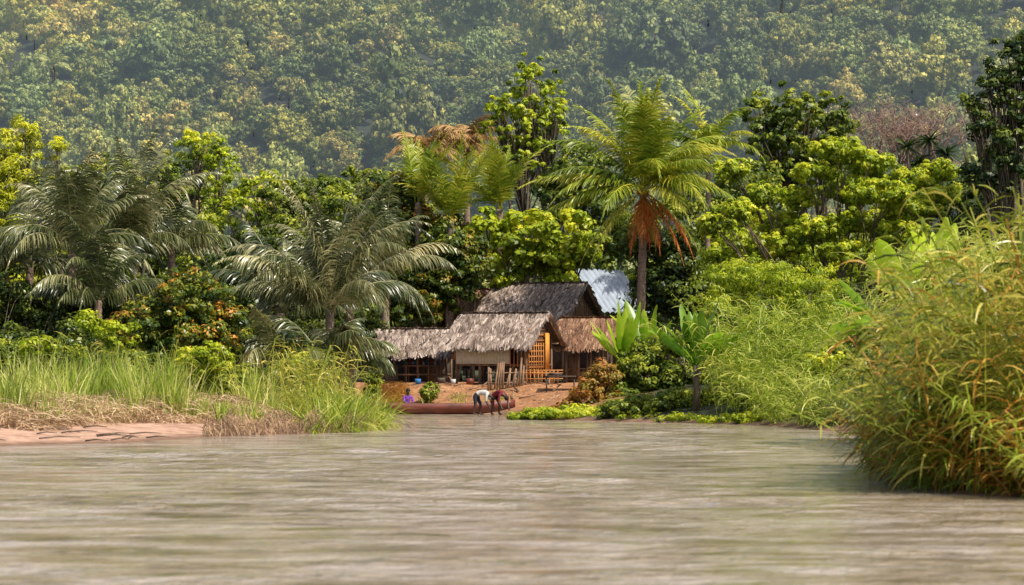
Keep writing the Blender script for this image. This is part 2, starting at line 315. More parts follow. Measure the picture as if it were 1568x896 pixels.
def canes(x,y,H,nl,lL,lW,lean=.18,bias=(0,0),v=.55,mi=0,ms=0,curve=.5,t0=.25,ld=1.3):
    n=len(x); B=np.stack([x,y,hgt(x,y)-.05],-1); D=np.stack([rng.normal(size=n)*lean+bias[0],rng.normal(size=n)*lean+bias[1],np.ones(n)],-1); D=nrm(D)
    H=np.broadcast_to(H,(n,)); hz=D*np.array([1,1,0.])
    t=t0+(1-t0)*rng.random((n,nl)); 
    def pos(t): return B[:,None,:]+D[:,None,:]*(H[:,None]*t)[...,None]+hz[:,None,:]*(curve*H[:,None]*t*t*1.5)[...,None]-UP*(curve*.18*H[:,None]*t**3)[...,None]
    tt=np.linspace(0,1,6)[None].repeat(n,0); PP=pos(tt); sdv_=nrm(np.cross(D,rdir(n)))*.012
    rows=np.stack([PP-sdv_[:,None],PP+sdv_[:,None]],2).reshape(n,12,3); f=np.array([[2*k,2*k+1,2*k+3,2*k+2] for k in range(5)])
    st=(rows,(np.arange(n)[:,None,None]*12+f[None]).reshape(-1,4),.6,ms)
    Q=pos(t).reshape(-1,3); m=len(Q); az=rng.random(m)*2*math.pi; e=rng.uniform(.1,1.1,m)
    DD=np.stack([np.cos(az),np.sin(az),e],-1)+np.array([bias[0],bias[1],0])*1.2
    cv=np.repeat(rng.normal(size=n)*.2,nl); vv=np.clip(v+cv+rng.normal(size=m)*.25,0,1)
    return [st,strips(Q,DD,lL*(.6+.7*rng.random(m)),lW,ld*(.5+rng.random(m)),4,[.5,1,.9,.6,.06],None,vv,mi)]
def scatter(n,px0,px1,d0,d1,smin=.1,smax=99):
    d=rng.uniform(d0,d1,n*2); px=rng.uniform(px0,px1,n*2); x=X(px,d); s=sdist(x,d); k=(s>smin)&(s<smax); return x[k][:n],d[k][:n]

# ---------------------------------------------------------------- hillside forest (instanced crowns)
forest=empty('hillside_forest',(0,450,0)); meshes=[]
def hilltree(i):
    parts=[]; R=rng.uniform(2.6,4.); Hh=rng.uniform(.8,1.8)*R*.8; nb=rng.integers(3,8)
    for b in range(nb):
        o_=rdir(1)[0]*np.array([R*.68,R*.68,Hh*.5]); r_=R*rng.uniform(.3,.6)
        p,_=crown((o_[0],o_[1],Hh*.8+o_[2]),(r_,r_,r_*.85),.5,.36,.95,28,.7,.7,upb=.25,nr=.2); parts.append(p)
    parts.append(tube([[0,0,-3],[.1,0,0],[0,.1,Hh*.7]],[.16,.12,.06],5,.1,1))
    return build('crown_mesh_%d'%i,parts,['hill','bark'],parent=forest)
for i in range(12):
    p=hilltree(i); meshes.append(p.data); bpy.data.objects.remove(p)
parts=[tube([[0,0,-2],[0,0,3.5],[.2,0,6]],[.2,.16,.12],5,.2,1)]
for i in range(16): parts+=frond((.2,0,6),rng.random()*6.28,rad(rng.uniform(5,75)),3.4,1.7,14,.9,.16,1.,0,.7,.05)
p=build('palm_mesh',parts,['hill','bark'],parent=forest); meshes.append(p.data); bpy.data.objects.remove(p)
yy=240.
while yy<630:
    st=4.3; hw=max(40,yy*.20)+8; xx=-hw
    if yy>355 or int(yy/4)%3==0:
        while xx<hw:
            x_=xx+rng.normal()*2.; y_=yy+rng.normal()*2.4; mesh=meshes[12] if rng.random()<.012 else meshes[rng.integers(0,12)]
            o=bpy.data.objects.new('crown',mesh); s=.5+.75*rng.random()**1.4; s*=(1.7 if rng.random()<.09 else 1)
            o.location=(x_,y_-450,float(hgt(x_,y_))-.3); o.scale=(s*rng.uniform(.85,1.2),s,s*rng.uniform(.8,1.7)); o.rotation_euler=(rng.normal()*.1,rng.normal()*.1,rng.random()*6.28); link(o,forest)
            xx+=st*rng.uniform(.55,1.35)
    yy+=st*.95

# ---------------------------------------------------------------- background trees
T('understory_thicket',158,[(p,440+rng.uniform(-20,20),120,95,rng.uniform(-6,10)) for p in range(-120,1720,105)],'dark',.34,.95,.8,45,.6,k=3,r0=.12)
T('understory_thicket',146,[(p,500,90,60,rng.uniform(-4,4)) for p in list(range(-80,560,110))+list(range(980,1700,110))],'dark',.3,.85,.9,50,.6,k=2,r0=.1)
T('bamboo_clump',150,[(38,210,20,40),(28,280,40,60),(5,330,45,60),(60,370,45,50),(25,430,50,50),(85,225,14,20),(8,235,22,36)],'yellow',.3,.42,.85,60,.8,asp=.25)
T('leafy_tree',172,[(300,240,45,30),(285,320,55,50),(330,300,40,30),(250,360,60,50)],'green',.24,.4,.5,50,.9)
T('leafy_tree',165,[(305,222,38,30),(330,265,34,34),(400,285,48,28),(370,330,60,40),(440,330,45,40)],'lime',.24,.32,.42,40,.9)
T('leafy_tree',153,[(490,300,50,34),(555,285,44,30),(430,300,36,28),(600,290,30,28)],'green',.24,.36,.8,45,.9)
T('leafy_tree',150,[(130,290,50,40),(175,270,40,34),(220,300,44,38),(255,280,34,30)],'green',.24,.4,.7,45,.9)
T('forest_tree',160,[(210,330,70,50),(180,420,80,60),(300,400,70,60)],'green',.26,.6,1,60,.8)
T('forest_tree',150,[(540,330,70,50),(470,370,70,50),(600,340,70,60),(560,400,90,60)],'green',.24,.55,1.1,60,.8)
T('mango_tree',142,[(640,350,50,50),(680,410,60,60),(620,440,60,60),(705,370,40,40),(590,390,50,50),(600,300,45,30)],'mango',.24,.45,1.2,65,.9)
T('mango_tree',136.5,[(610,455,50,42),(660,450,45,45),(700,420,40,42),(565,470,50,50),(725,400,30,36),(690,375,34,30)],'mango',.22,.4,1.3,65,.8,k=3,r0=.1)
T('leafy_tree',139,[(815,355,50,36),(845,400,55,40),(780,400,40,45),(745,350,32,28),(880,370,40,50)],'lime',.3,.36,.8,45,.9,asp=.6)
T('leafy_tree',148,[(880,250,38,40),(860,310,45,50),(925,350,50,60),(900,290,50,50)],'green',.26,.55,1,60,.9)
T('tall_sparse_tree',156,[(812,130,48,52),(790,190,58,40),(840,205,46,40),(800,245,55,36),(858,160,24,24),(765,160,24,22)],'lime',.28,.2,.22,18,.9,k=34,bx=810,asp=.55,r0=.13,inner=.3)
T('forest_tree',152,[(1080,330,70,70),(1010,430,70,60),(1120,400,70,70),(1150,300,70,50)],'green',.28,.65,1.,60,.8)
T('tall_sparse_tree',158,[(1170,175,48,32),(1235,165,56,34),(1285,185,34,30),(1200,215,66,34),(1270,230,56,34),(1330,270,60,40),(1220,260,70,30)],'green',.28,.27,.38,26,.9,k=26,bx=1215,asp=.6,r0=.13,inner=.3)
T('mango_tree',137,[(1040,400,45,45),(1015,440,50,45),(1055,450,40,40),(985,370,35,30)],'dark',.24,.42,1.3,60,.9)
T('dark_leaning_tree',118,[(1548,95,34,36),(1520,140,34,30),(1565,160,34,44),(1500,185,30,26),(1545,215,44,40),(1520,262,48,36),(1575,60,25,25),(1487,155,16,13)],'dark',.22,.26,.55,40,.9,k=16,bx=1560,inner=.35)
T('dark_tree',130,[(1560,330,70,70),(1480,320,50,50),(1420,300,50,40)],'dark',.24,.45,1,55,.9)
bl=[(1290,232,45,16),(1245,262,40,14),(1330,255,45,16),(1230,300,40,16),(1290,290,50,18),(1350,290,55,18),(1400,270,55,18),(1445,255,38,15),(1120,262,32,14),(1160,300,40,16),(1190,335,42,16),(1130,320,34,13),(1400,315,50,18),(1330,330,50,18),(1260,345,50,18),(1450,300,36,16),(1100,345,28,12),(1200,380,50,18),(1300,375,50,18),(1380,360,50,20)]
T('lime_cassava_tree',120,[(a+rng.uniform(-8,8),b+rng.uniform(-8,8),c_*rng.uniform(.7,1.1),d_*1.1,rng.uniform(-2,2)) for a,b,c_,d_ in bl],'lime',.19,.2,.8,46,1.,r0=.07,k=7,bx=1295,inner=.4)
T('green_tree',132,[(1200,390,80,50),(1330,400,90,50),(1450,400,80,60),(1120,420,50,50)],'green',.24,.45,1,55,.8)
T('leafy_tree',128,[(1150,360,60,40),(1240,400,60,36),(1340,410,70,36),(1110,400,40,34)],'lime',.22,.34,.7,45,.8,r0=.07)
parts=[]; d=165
for i in range(90):
    b=np.array([X(1390,d)+rng.normal()*1.2,d+rng.normal(),Z(250,d)]); e=b+np.array([rng.normal()*1.5,rng.normal(),rng.uniform(1.2,3.6)]); m_=(b+e)/2+rng.normal(size=3)*.15
    parts.append(tube([b,m_,e],[.035,.022,.01],4))
    for j in range(14):
        s_=m_+(e-m_)*rng.random(); parts.append(tube([s_,s_+np.array([rng.normal()*.5,rng.normal()*.5,rng.uniform(.1,.7)])],[.015,.008],3))
parts.append(tube([[X(1390,d),d,1],[X(1390,d),d,Z(245,d)]],[.25,.15],8)); build('bare_tree',parts,['twig'])

# palms ---------------------------------------------------------
fr=[]
for i in range(22): fr.append((rng.random()*6.28,rad(rng.uniform(15,80)),rng.uniform(4.6,5.5),rng.uniform(1.1,2.0)))
fr+=[(rad(182),rad(20),5.9,.9),(rad(195),rad(34),5.4,1.4),(rad(175),rad(52),5.6,1.5),(rad(188),rad(0),5.2,.7),(rad(0),rad(35),5.4,1.5),(rad(-12),rad(12),5.0,1.1),(rad(8),rad(55),5.4,1.5),(rad(100),rad(84),5.2,.7),(rad(80),rad(76),5.4,.9),(rad(-95),rad(70),5.,1.2),(rad(160),rad(66),5.4,1.2),(rad(20),rad(66),5.4,1.2),(rad(-60),rad(10),4.6,1.6),(rad(-120),rad(10),4.8,1.5),(rad(-20),rad(50),5.2,1.6),(rad(200),rad(60),5.3,1.5)]
hub,parts=palm(985,133,288,fr,.2,.3,nl=64,lL=1.05,lW=.085,ld=1.05,v0=.55)
for az,el,L in [(-95,-45,3.),(-60,-50,3.4),(-120,-55,3.4),(-30,-30,4.2),(-150,-30,4.6),(180,-30,4.8),(0,-30,4.5),(60,-50,3),(-75,-60,3),(-15,-45,4.)]:
    o_=abs(az+80)<70; parts+=frond(hub-np.array([0,0,.15]),rad(az),rad(el),L,1.3,42,.75,.075,1.3,2 if o_ else 0,.5 if o_ else .95)
for i in range(9):
    a=rng.random()*6.28; parts.append(tube([hub+np.array([math.cos(a)*.22,math.sin(a)*.22,-.3+.1*k_]) for k_ in range(3)],[.07,.12,.06],6,.4,2))
build('coconut_palm',parts,['coco','palmbark','dead'])
fr=[(rng.random()*6.28,rad(rng.uniform(10,80)),rng.uniform(3.2,4.),rng.uniform(1.3,2.1)) for i in range(18)]
hub,parts=palm(1085,145,232,fr,.15,.2,nl=38,lL=.8,lW=.09,v0=.6); build('coconut_palm',parts,['coco','palmbark'])
for px,hp,d,n in [(690,335,140.5,15),(765,320,141.5,13),(640,310,141,8)]:
    fr=[(rng.random()*6.28,rad(rng.uniform(42,84)),rng.uniform(3.3,4.6),rng.uniform(.6,1.5)) for i in range(n)]
    hub,parts=palm(px,d,hp,fr,.2,0,nl=48,lL=.75,lW=.075,v0=.6,ld=.7); build('young_oil_palm',parts,['coco','palmbark'])
for px,hp,d in [(650,225,160),(715,215,162)]:
    fr=[(rng.random()*6.28,rad(rng.uniform(-10,60)),rng.uniform(2.2,3.2),rng.uniform(1.3,2.1)) for i in range(20)]
    hub,parts=palm(px,d,hp,fr,.2,0,nl=34,lL=.8,lW=.09,v0=.5,ld=1.2); build('dried_palm',parts,['tan','palmbark'])
def raffia(px,d,hp,n,L,v0=.5,elr=(30,86),dr=(1.3,2.6),mat='raffia'):
    fr=[(rng.random()*6.28,rad(rng.uniform(*elr)),rng.uniform(.7,1.1)*L,rng.uniform(*dr)) for i in range(n)]
    hub,parts=palm(px,d,hp,fr,.2,0,nl=62,lL=1.0,lW=.06,ld=1.7,v0=v0); return build('raffia_palm',parts,[mat,'palmbark'])
raffia(505,108,475,30,5.6,.55,(35,86)); raffia(430,114,480,16,4.8,.45); raffia(590,135,420,18,5.2,.5); raffia(535,115,465,14,5.0,.45)
raffia(110,120,385,26,5.4,.55); raffia(205,124,375,20,5.2,.55); raffia(45,124,410,16,5.0,.45); raffia(262,126,380,12,4.2,.5); raffia(150,118,460,18,4.2,.4)
raffia(490,106,550,14,3.2,.5,(10,80)); raffia(420,105,550,12,2.6,.5,(10,80)); raffia(535,107,555,10,2.2,.4,(20,80))
parts=[]
for px,py in [(1390,225),(1425,215),(1450,235),(1405,250)]:
    d=140; n=70; az=rng.random(n)*6.28; B=np.tile([X(px,d),d,Z(py,d)],(n,1)); DD=np.stack([np.cos(az),np.sin(az),rng.uniform(-.2,1.6,n)],-1)
    parts.append(strips(B,DD,rng.uniform(.7,1.1,n),.09,.8,3,v=rng.random(n)*.6)); parts.append(tube([[X(1420,d),d,1.5],[X(px,d),d,Z(py,d)]],[.14,.08],6,.3,1))
build('pandanus_tree',parts,['dark','bark'])

# ---------------------------------------------------------------- left bank
T('mango_bush',104,[(290,455,60,40),(330,500,50,45),(235,500,60,45),(280,530,80,45),(200,530,50,35)],'mango',.18,.3,1.3,65,.8,k=3,r0=.08)
T('bank_bush',100,[(60,560,90,30),(160,560,70,28),(20,540,50,25),(380,590,60,30)],'green',.14,.26,1.1,55,.9,k=2,r0=.04)
T('bank_bush',98,[(175,515,36,22),(130,490,26,14),(60,530,30,18),(300,560,50,28),(455,560,30,20),(330,545,30,20)],'lime',.16,.22,.7,40,.9,k=2,r0=.03)
T('dark_thicket',112,[(p,550,60,55) for p in list(range(-60,540,75))]+[(p,480,55,60,8) for p in range(-40,270,60)]+[(p,490,50,60,7) for p in range(360,560,60)],'dark',.2,.42,1.2,60,.8,k=2,r0=.05)
def sg(n,p0,p1,d0,d1,smin,smax=99,sl=4.2):
    x,y=scatter(n,p0,p1,d0,d1,smin,smax); px=784+x/y*F; k=sdist(x,y)>np.where(px<330,sl+.5*np.sin(x*2.2),smin); return x[k],y[k]
x,y=sg(16000,-60,556,77,101,2.4)
def hmod(x,y): return np.maximum(.62+.55*np.sin(x*.9+y*.35)+.28*np.sin(x*2.3+1)+.22*np.sin(x*5.1+y),.16)
hh=rng.uniform(.6,1.6,len(x))*hmod(x,y)*(.5+.5*ss(2,8,sdist(x,y))); hh=np.maximum(hh,.25)
x2,y2=sg(5500,-60,556,73,86,3)
p1=blades(x,y,hh,.036,.17,.5,v=np.clip(rng.normal(size=len(x))*.2+.45,0,1)); p2=blades(x2,y2,rng.uniform(.3,.8,len(x2)),.03,.3,1.0,v=.35+.65*rng.random(len(x2)))
x3,y3=sg(2400,-60,540,80,98,3.5); k=np.sin(x3*1.7+y3*.3)>-.2; x3,y3=x3[k],y3[k]; p3=blades(x3,y3,rng.uniform(1.0,2.1,len(x3)),.032,.22,.9,v=.35+.5*rng.random(len(x3)))
build('bank_grass',[p1,p2,p3],['bankgrass'])
x,y=sg(19000,-60,560,71,92,2.4,10,3.4); z=hgt(x,y)+rng.uniform(0,.6,len(x))*ss(2,5,sdist(x,y)); n=len(x); B=np.stack([x,y,z],-1); az=rng.random(n)*6.28
build('dry_straw',[strips(B,np.stack([np.cos(az),np.sin(az),rng.uniform(-.1,.9,n)],-1),rng.uniform(.3,.8,n),.028,1.2,3,v=rng.random(n))],['straw'])
x,y=scatter(7500,315,575,76,92,.05,2.); n=len(x); B=np.stack([x,y,hgt(x,y)+rng.uniform(.05,.6,n)*(.4+.6*np.sin(x*3)**2)],-1)
build('bank_roots',[strips(B,np.stack([rng.normal(size=n)*.6,-np.abs(rng.normal(size=n))*.6,rng.uniform(-.5,.6,n)],-1),rng.uniform(.2,.55,n),.026,2.,3,v=rng.random(n)**1.6*.5)],['straw'])
x,y=scatter(2600,470,592,81,92,.0,2.4); build('point_reeds',[blades(x,y,rng.uniform(.3,1.7,len(x)),.033,.38,1.4,bias=(.2,-.05))],['grass'])
x,y=scatter(60,60,520,92,103,1); build('tall_plume_reeds',canes(x,y,rng.uniform(1.8,3.,len(x)),9,.8,.04,.12,curve=.3),['reed'])
x,y=scatter(70,430,560,84,96,1); build('tall_plume_reeds',canes(x,y,rng.uniform(1.6,2.8,len(x)),10,.7,.04,.15,curve=.3),['reed'])
parts=[]
for i in range(46):
    x0=X(rng.uniform(0,330),74); y0=rng.uniform(69,76); z0=float(hgt(x0,y0)); a=rng.normal()*.6; l=rng.uniform(.2,1.2)
    if z0<.02: continue
    parts.append(tube([[x0,y0,z0+.02],[x0+l*.5*math.cos(a),y0+.5*l*math.sin(a),z0+.06],[x0+l*math.cos(a),y0+l*math.sin(a),z0+.03]],[.02,.018,.008],5))
build('driftwood',parts,['bark'])

# ---------------------------------------------------------------- right bank
T('dark_bush',109,[(990,580,50,55),(960,610,50,30),(1030,560,45,55),(1010,620,60,25),(1100,600,60,40)],'green',.18,.3,1.2,60,.9,k=3,r0=.05)
T('waterside_bush',102.5,[(985,622,40,22),(1040,618,45,28),(1095,622,40,26),(1130,618,35,30),(950,628,30,16)],'green',.15,.24,1.2,60,.9,k=2,r0=.03)
T('reddish_bush',108,[(905,600,34,28),(925,575,28,18),(875,625,30,16),(940,620,25,22)],'red',.16,.22,1.0,50,.9,k=3,r0=.03)
T('creeping_plants',105,[(830,634,36,9),(880,634,45,12),(800,638,20,5),(930,636,45,12),(985,641,40,8,-3),(1050,643,45,8,-5),(1110,645,40,8,-7)],'lime',.12,.16,1.1,45,1.1,trunk=False)
T('feathery_bush',110,[(1130,420,60,30),(1180,430,60,30),(1110,480,50,50),(1180,500,70,50),(1240,450,55,35),(1270,510,60,50),(1130,560,60,55),(1210,580,80,50)],'lime',.18,.32,.85,65,.9,asp=.22,k=4,r0=.05)
T('shore_bush',99,[(1220,615,60,35),(1280,590,55,50),(1300,630,50,30),(1160,625,40,22),(1330,560,50,50)],'green',.15,.26,1.2,60,.9,k=2,r0=.04)
T('shore_bush',96,[(1190,642,40,12),(1250,640,55,18),(1310,640,40,25),(1270,560,40,25),(1150,640,30,12)],'lime',.13,.2,1.,50,.9,k=2,r0=.03)
T('right_thicket',88,[(1360,540,70,50),(1430,500,80,50),(1500,450,80,60),(1340,600,60,50),(1450,580,100,60)],'green',.18,.32,1.1,55,.9,k=2,r0=.05)
x,y=scatter(260,1090,1340,97,108,.3); build('bamboo_grass',canes(x,y,rng.uniform(1.6,4.2,len(x)),22,.65,.045,.2,curve=.4,v=.5),['grass'])
x,y=scatter(160,1150,1320,86,98,.2); build('shore_grass',canes(x,y,rng.uniform(.8,2.4,len(x)),22,.6,.04,.25,curve=.5,v=.55,t0=.1),['grass'])
bigleaf('banana_plant',955,110,562,13,2.5,.5,el=(50,86),v=.7,droop=.5)
bigleaf('banana_plant',992,112,548,9,2.3,.5,el=(50,86),v=.65,droop=.6)
bigleaf('big_leaf_tree',1065,101,560,22,2.2,.46,el=(25,86),v=.4,droop=.6)
bigleaf('banana_plant',1375,72,455,8,1.7,.5,el=(20,80),v=.85,droop=1.)
bigleaf('banana_plant',1350,70,500,7,1.7,.38,el=(5,60),v=.6,droop=.9,azr=(140,250))
bigleaf('banana_plant',1440,72,425,8,1.6,.45,el=(40,85),v=.85,droop=.7)
def fgpts(n,x0,x1,y0,y1,smin=.0):
    a=rng.uniform(x0,x1,n*3); b=rng.uniform(y0,y1,n*3); k=sdist(a,b)>smin; return a[k][:n],b[k][:n]
x,y=fgpts(360,6.2,9.2,41,54); px=784+x/y*F; H=np.clip(1.6+(px-1330)/240*2.6,1.3,4.3)*rng.uniform(.5,1.15,len(x))
build('foreground_reeds',canes(x,y,H,26,.7,.042,.18,bias=(-.08,-.03),curve=.35,v=.5,t0=.12),['reed'])
x,y=fgpts(120,6.2,9.2,40,52); px=784+x/y*F; H=np.clip(1.4+(px-1330)/240*2.4,1.,4.)*rng.uniform(.5,1.1,len(x))
build('dry_tall_reeds',canes(x,y,H,18,.6,.035,.2,bias=(-.1,-.05),curve=.4,v=.7,t0=.1),['orange'])
x,y=fgpts(400,6.0,8.8,39.5,50); build('dry_foreground_reeds',canes(x,y,rng.uniform(.4,1.6,len(x)),18,.5,.032,.3,bias=(-.15,-.1),curve=.5,v=.5,t0=.05),['orange'])
x,y=fgpts(380,6.0,8.8,39.5,50); build('low_foreground_grass',canes(x,y,rng.uniform(.6,2.1,len(x)),18,.5,.032,.3,bias=(-.18,-.1),curve=.5,v=.5,t0=.05),['grass'])
x,y=fgpts(240,9.8,12.5,56,72); build('tall_cane_grass',canes(x,y,rng.uniform(3.2,5.,len(x)),26,.8,.04,.15,bias=(-.06,0),curve=.3,v=.6,t0=.2),['grass'])
x,y=fgpts(180,8.0,10.5,58,76); build('cane_grass',canes(x,y,rng.uniform(1.2,2.3,len(x)),26,.7,.035,.2,bias=(-.08,0),curve=.4,v=.6,t0=.1),['grass'])
T('foreground_undergrowth',47.5,[(1520,610,80,110),(1570,470,70,120),(1450,670,60,50)],'green',.12,.22,1.,55,.8,trunk=False)

# ---------------------------------------------------------------- village
def thatch(parts,xa,xb,y0,z0,y1,z1,n,mi=0,Ls=(.3,.55)):
    sl_=math.hypot(y1-y0,z1-z0); t=np.floor(rng.random(n)*11)/11+rng.random(n)*.05+.03; x=rng.uniform(xa,xb,n)
    dn=np.array([0,(y1-y0)/sl_,(z1-z0)/sl_]); no=np.array([0,-dn[2],dn[1]]); no=no if no[2]>0 else -no
    B=np.stack([x,y0+(y1-y0)*t,z0+(z1-z0)*t+.05*np.sin(x*3.1+t*5)+.03*np.sin(x*7)],-1)+no*(.07+.05*rng.random(n))[:,None]
    D=dn+no*rng.uniform(-.02,.34,n)[:,None]+np.array([1,0,0])*rng.normal(size=n)[:,None]*.3
    parts.append(strips(B,D,rng.uniform(*Ls,n),rng.uniform(.06,.17,n),.5,2,[1,1,.4],np.array([1.,0,0])+rng.normal(size=(n,3))*.35,np.clip(.22+.45*rng.random(n)+.2*(t*11%1)+rng.normal(size=n)*.14,0,1),mi))
def slab(xa,xb,y0,z0,y1,z1,th,mi):
    V=np.array([[xa,y0,z0],[xb,y0,z0],[xb,y1,z1],[xa,y1,z1],[xa,y0,z0+th],[xb,y0,z0+th],[xb,y1,z1+th],[xa,y1,z1+th]]); return (V,np.array([[0,1,2,3],[4,7,6,5],[0,4,5,1],[1,5,6,2],[2,6,7,3],[3,7,4,0]]),.3,mi)
def hut(name,cx,cy,yaw,L,hw,zr,ze,tm='thatch',n=3800,wl=.35,floor=.6):
    g0=float(hgt(cx,cy)); e=empty(name,(cx,cy,g0),yaw); zr-=g0; ze-=g0; h=L/2
    P=[slab(-h,h,0,zr,-hw,ze,.08,1),slab(-h,h,0,zr,hw,ze,.08,1)]
    thatch(P,-h-.12,h+.12,0,zr,-hw,ze,n); thatch(P,-h-.12,h+.12,0,zr,hw,ze,n//2)
    k=500; x=rng.uniform(-h-.1,h+.1,k); s=np.sign(rng.random(k)-.5); B=np.stack([x,-s*.1,np.full(k,zr+.13)+rng.random(k)*.08],-1)
    P.append(strips(B,np.stack([rng.normal(size=k)*.4,s,np.full(k,-.2)],-1),.5,.1,.7,2,[1,1,.4],np.tile([1.,0,0],(k,1)),rng.random(k)))
    build('roof',P,[tm,'under'],e)
    P=[]; ww=hw*.74; wx=h-wl
    for xx in np.linspace(-wx,wx,4):
        for s in(-1,1): P.append(stick([xx,s*ww,-.5],[xx,s*ww,zr-(zr-ze)*ww/hw],.06))
    for s in(-1,1):
        P.append(stick([-h,s*ww,ze+.12],[h,s*ww,ze+.12],.045)); P.append(stick([s*wx,-ww,floor],[s*wx,ww,floor],.05)); P.append(stick([s*wx,0,floor],[s*wx,0,zr],.05))
        P.append(stick([s*(h+.03),0,zr+.02],[s*(h+.03),-hw-.05,ze-.03],.04)); P.append(stick([s*(h+.03),0,zr+.02],[s*(h+.03),hw+.05,ze-.03],.04))
        P.append(stick([-wx,s*ww,floor],[wx,s*ww,floor],.05))
    build('posts',P,['wood'],e); return e,h,ww,wx,zr,ze,floor
d=129
cx=X(772,d); e,h,ww,wx,zr,ze,fl=hut('thatched_hut',cx,d,rad(-24),4.15,1.9,Z(484,d),Z(530,d),n=5200,floor=.85)
build('floor',[boxp((0,0,fl),(2*wx,2*ww,.06))],['wood'],e)
P=[]; nb=34
for i in range(nb):
    xx=-wx+.02+(2*wx-.8)*(i+.5)/nb; P.append(boxp((xx,-ww-.07+.012*(i%2),fl+.02+(ze+.1-fl)/2),(.098,.025,ze+.05-fl)))
build('white_front_wall',P,['whitewall'],e)
P=[stick([-h+.25+i*.33,-ww-.1,ze+.28],[-h+.22+i*.33,-1.98,ze-.02],.022) for i in range(12)]; build('rafter_ends',P,['wood'],e)
P=[]
for k in range(9):
    zz=fl-.35+k*.24; P.append(stick([wx+.08,-ww,zz],[wx+.08,ww*.35,zz+.02],.035))
for k in range(8):
    yy_=-ww+k*.27; P.append(stick([wx+.12,yy_,fl-.5],[wx+.12,yy_+rng.normal()*.02,fl+1.0],.025))
for k in range(5): P.append(stick([wx-.75+k*.18,-ww-.1,fl-.1],[wx-.75+k*.18,-ww-.1,ze+.2],.025))
build('gable_slats',P,['bamboo'],e)
build('back_walls',[boxp((0,ww,(fl+ze)/2),(2*wx,.04,ze-fl)),boxp((-wx,0,(fl+ze)/2),(.04,2*ww-.1,ze-fl)),boxp((wx-.5,-.1,(fl+ze)/2),(.04,2*ww-.3,ze-fl))],['darkwall'],e)
build('orange_door',[boxp((wx+.17,.55,fl+.62),(.04,.42,1.65)),boxp((wx+.2,.55,fl+.62),(.04,.03,1.6))],['door'],e)
P=[]
for k in range(11):
    yy_=-.9+k*.18; hgt_=(zr-ze)*(1-abs(yy_)/1.9); P.append(boxp((wx+.02,yy_,ze+hgt_*.45),(.03,.15,hgt_*.85)))
build('gable_infill',P,['wood'],e)
d=138; e,h,ww,wx,zr,ze,fl=hut('thatched_house',X(828,d),d,rad(-24),4.6,2.5,Z(438,d),Z(492,d),n=6500)
build('walls',[boxp((0,-ww,(fl+ze)/2),(2*wx,.05,ze-fl)),boxp((wx,0,(fl+ze)/2),(.05,2*ww,ze-fl)),boxp((-wx,0,(fl+ze)/2),(.05,2*ww,ze-fl)),boxp((0,ww,(fl+ze)/2),(2*wx,.05,ze-fl))],['darkwall'],e)
P=[]
for k in range(15):
    yy_=-1.9+k*.27; hh_=(zr-ze)*(1-abs(yy_)/2.5); P.append(boxp((wx+.05,yy_,ze+hh_*.45),(.03,.2,hh_*.9)))
build('gable_boards',P,['wood'],e)
d=142; e,h,ww,wx,zr,ze,fl=hut('thatched_hut',X(728,d),d,rad(38),3.2,1.7,Z(447,d),Z(496,d),'thatchb',3500)
build('walls',[boxp((-wx+.3,0,(fl+ze)/2+.3),(.05,2*ww,ze-fl+.5)),boxp((0,-ww,(fl+ze)/2),(2*wx-.5,.05,ze-fl))],['darkwall'],e)
d=132; e,h,ww,wx,zr,ze,fl=hut('open_shed',X(630,d),d,rad(-10),4.0,1.6,Z(508,d),Z(542,d),n=4200,floor=.35)
build('rear_wall',[boxp((0,ww,.8),(2*wx,.05,1.9))],['darkwall'],e)
build('plank_wall',[boxp((-wx+.65,-ww-.1-.004*k,.02+k*.12),(1.3,.03,.11)) for k in range(7)],['darkwall'],e)
P=[boxp((.7,-ww+.3,.75),(1.7,.7,.05))]+[stick([a,b,-.2],[a,b,.74],.035) for a in(0,1.45) for b in(-ww+.05,-ww+.55)]
build('market_table',P,['wood'],e)
P=[]
for k in range(12):
    a=.0+k*.13; P.append(tube([[a,-ww+.2+.1*(k%3),.78],[a,-ww+.2+.1*(k%3),.86],[a,-ww+.2+.1*(k%3),.95+.05*(k%2)]],[.05,.06,.02],7,.5,k%4))
build('bottles_on_table',P,['cgreen','cred','cwhite','cblue'],e)
cols=['cred','cblue','cgreen','cmaroon','cgreen']
le=empty('hanging_cloth',(0,0,0)); le.parent=e; zl=1.5
build('line',[stick([-.3,-ww+.05,zl],[1.6,-ww+.05,zl+.02],.012)],['wood'],le)
for i,c_ in enumerate(cols):
    xx=-.25+1.75*(i+.2+.3*random.random())/len(cols); wd=.12+.08*random.random(); hh_=.2+.2*random.random(); rows=[]
    for a in range(7):
        for b in range(6): rows.append([xx+wd*a/6,-ww+.05+.02*math.sin(a*2+b*.5+i),zl-.01-hh_*b/5-.02*math.sin(a)])
    V=np.array(rows); f=[[a*6+b,(a+1)*6+b,(a+1)*6+b+1,a*6+b+1] for a in range(6) for b in range(5)]; build('garment_%d'%i,[(V,np.array(f),.5,0)],[c_],le)
d=131.5; e,h,ww,wx,zr,ze,fl=hut('brown_lean_to',X(902,d),d,rad(-12),2.4,1.5,Z(491,d),Z(530,d),'thatchb',3000,floor=.5)
build('rear_wall',[boxp((0,ww,1.),(2*wx,.05,1.9))],['darkwall'],e)
build('bamboo_walls',[stick([-wx,-ww-.05,.1+.16*k],[wx,-ww-.05,.12+.16*k],.03) for k in range(5)]+[boxp((-.5,-ww+.1,.7),(.5,.04,1.4))],['wood'],e)
d=147; g0=float(hgt(X(920,d),d)); e=empty('metal_roof_house',(X(915,d),d,g0),rad(33)); zr=Z(415,d)-g0; ze=Z(482,d)-g0
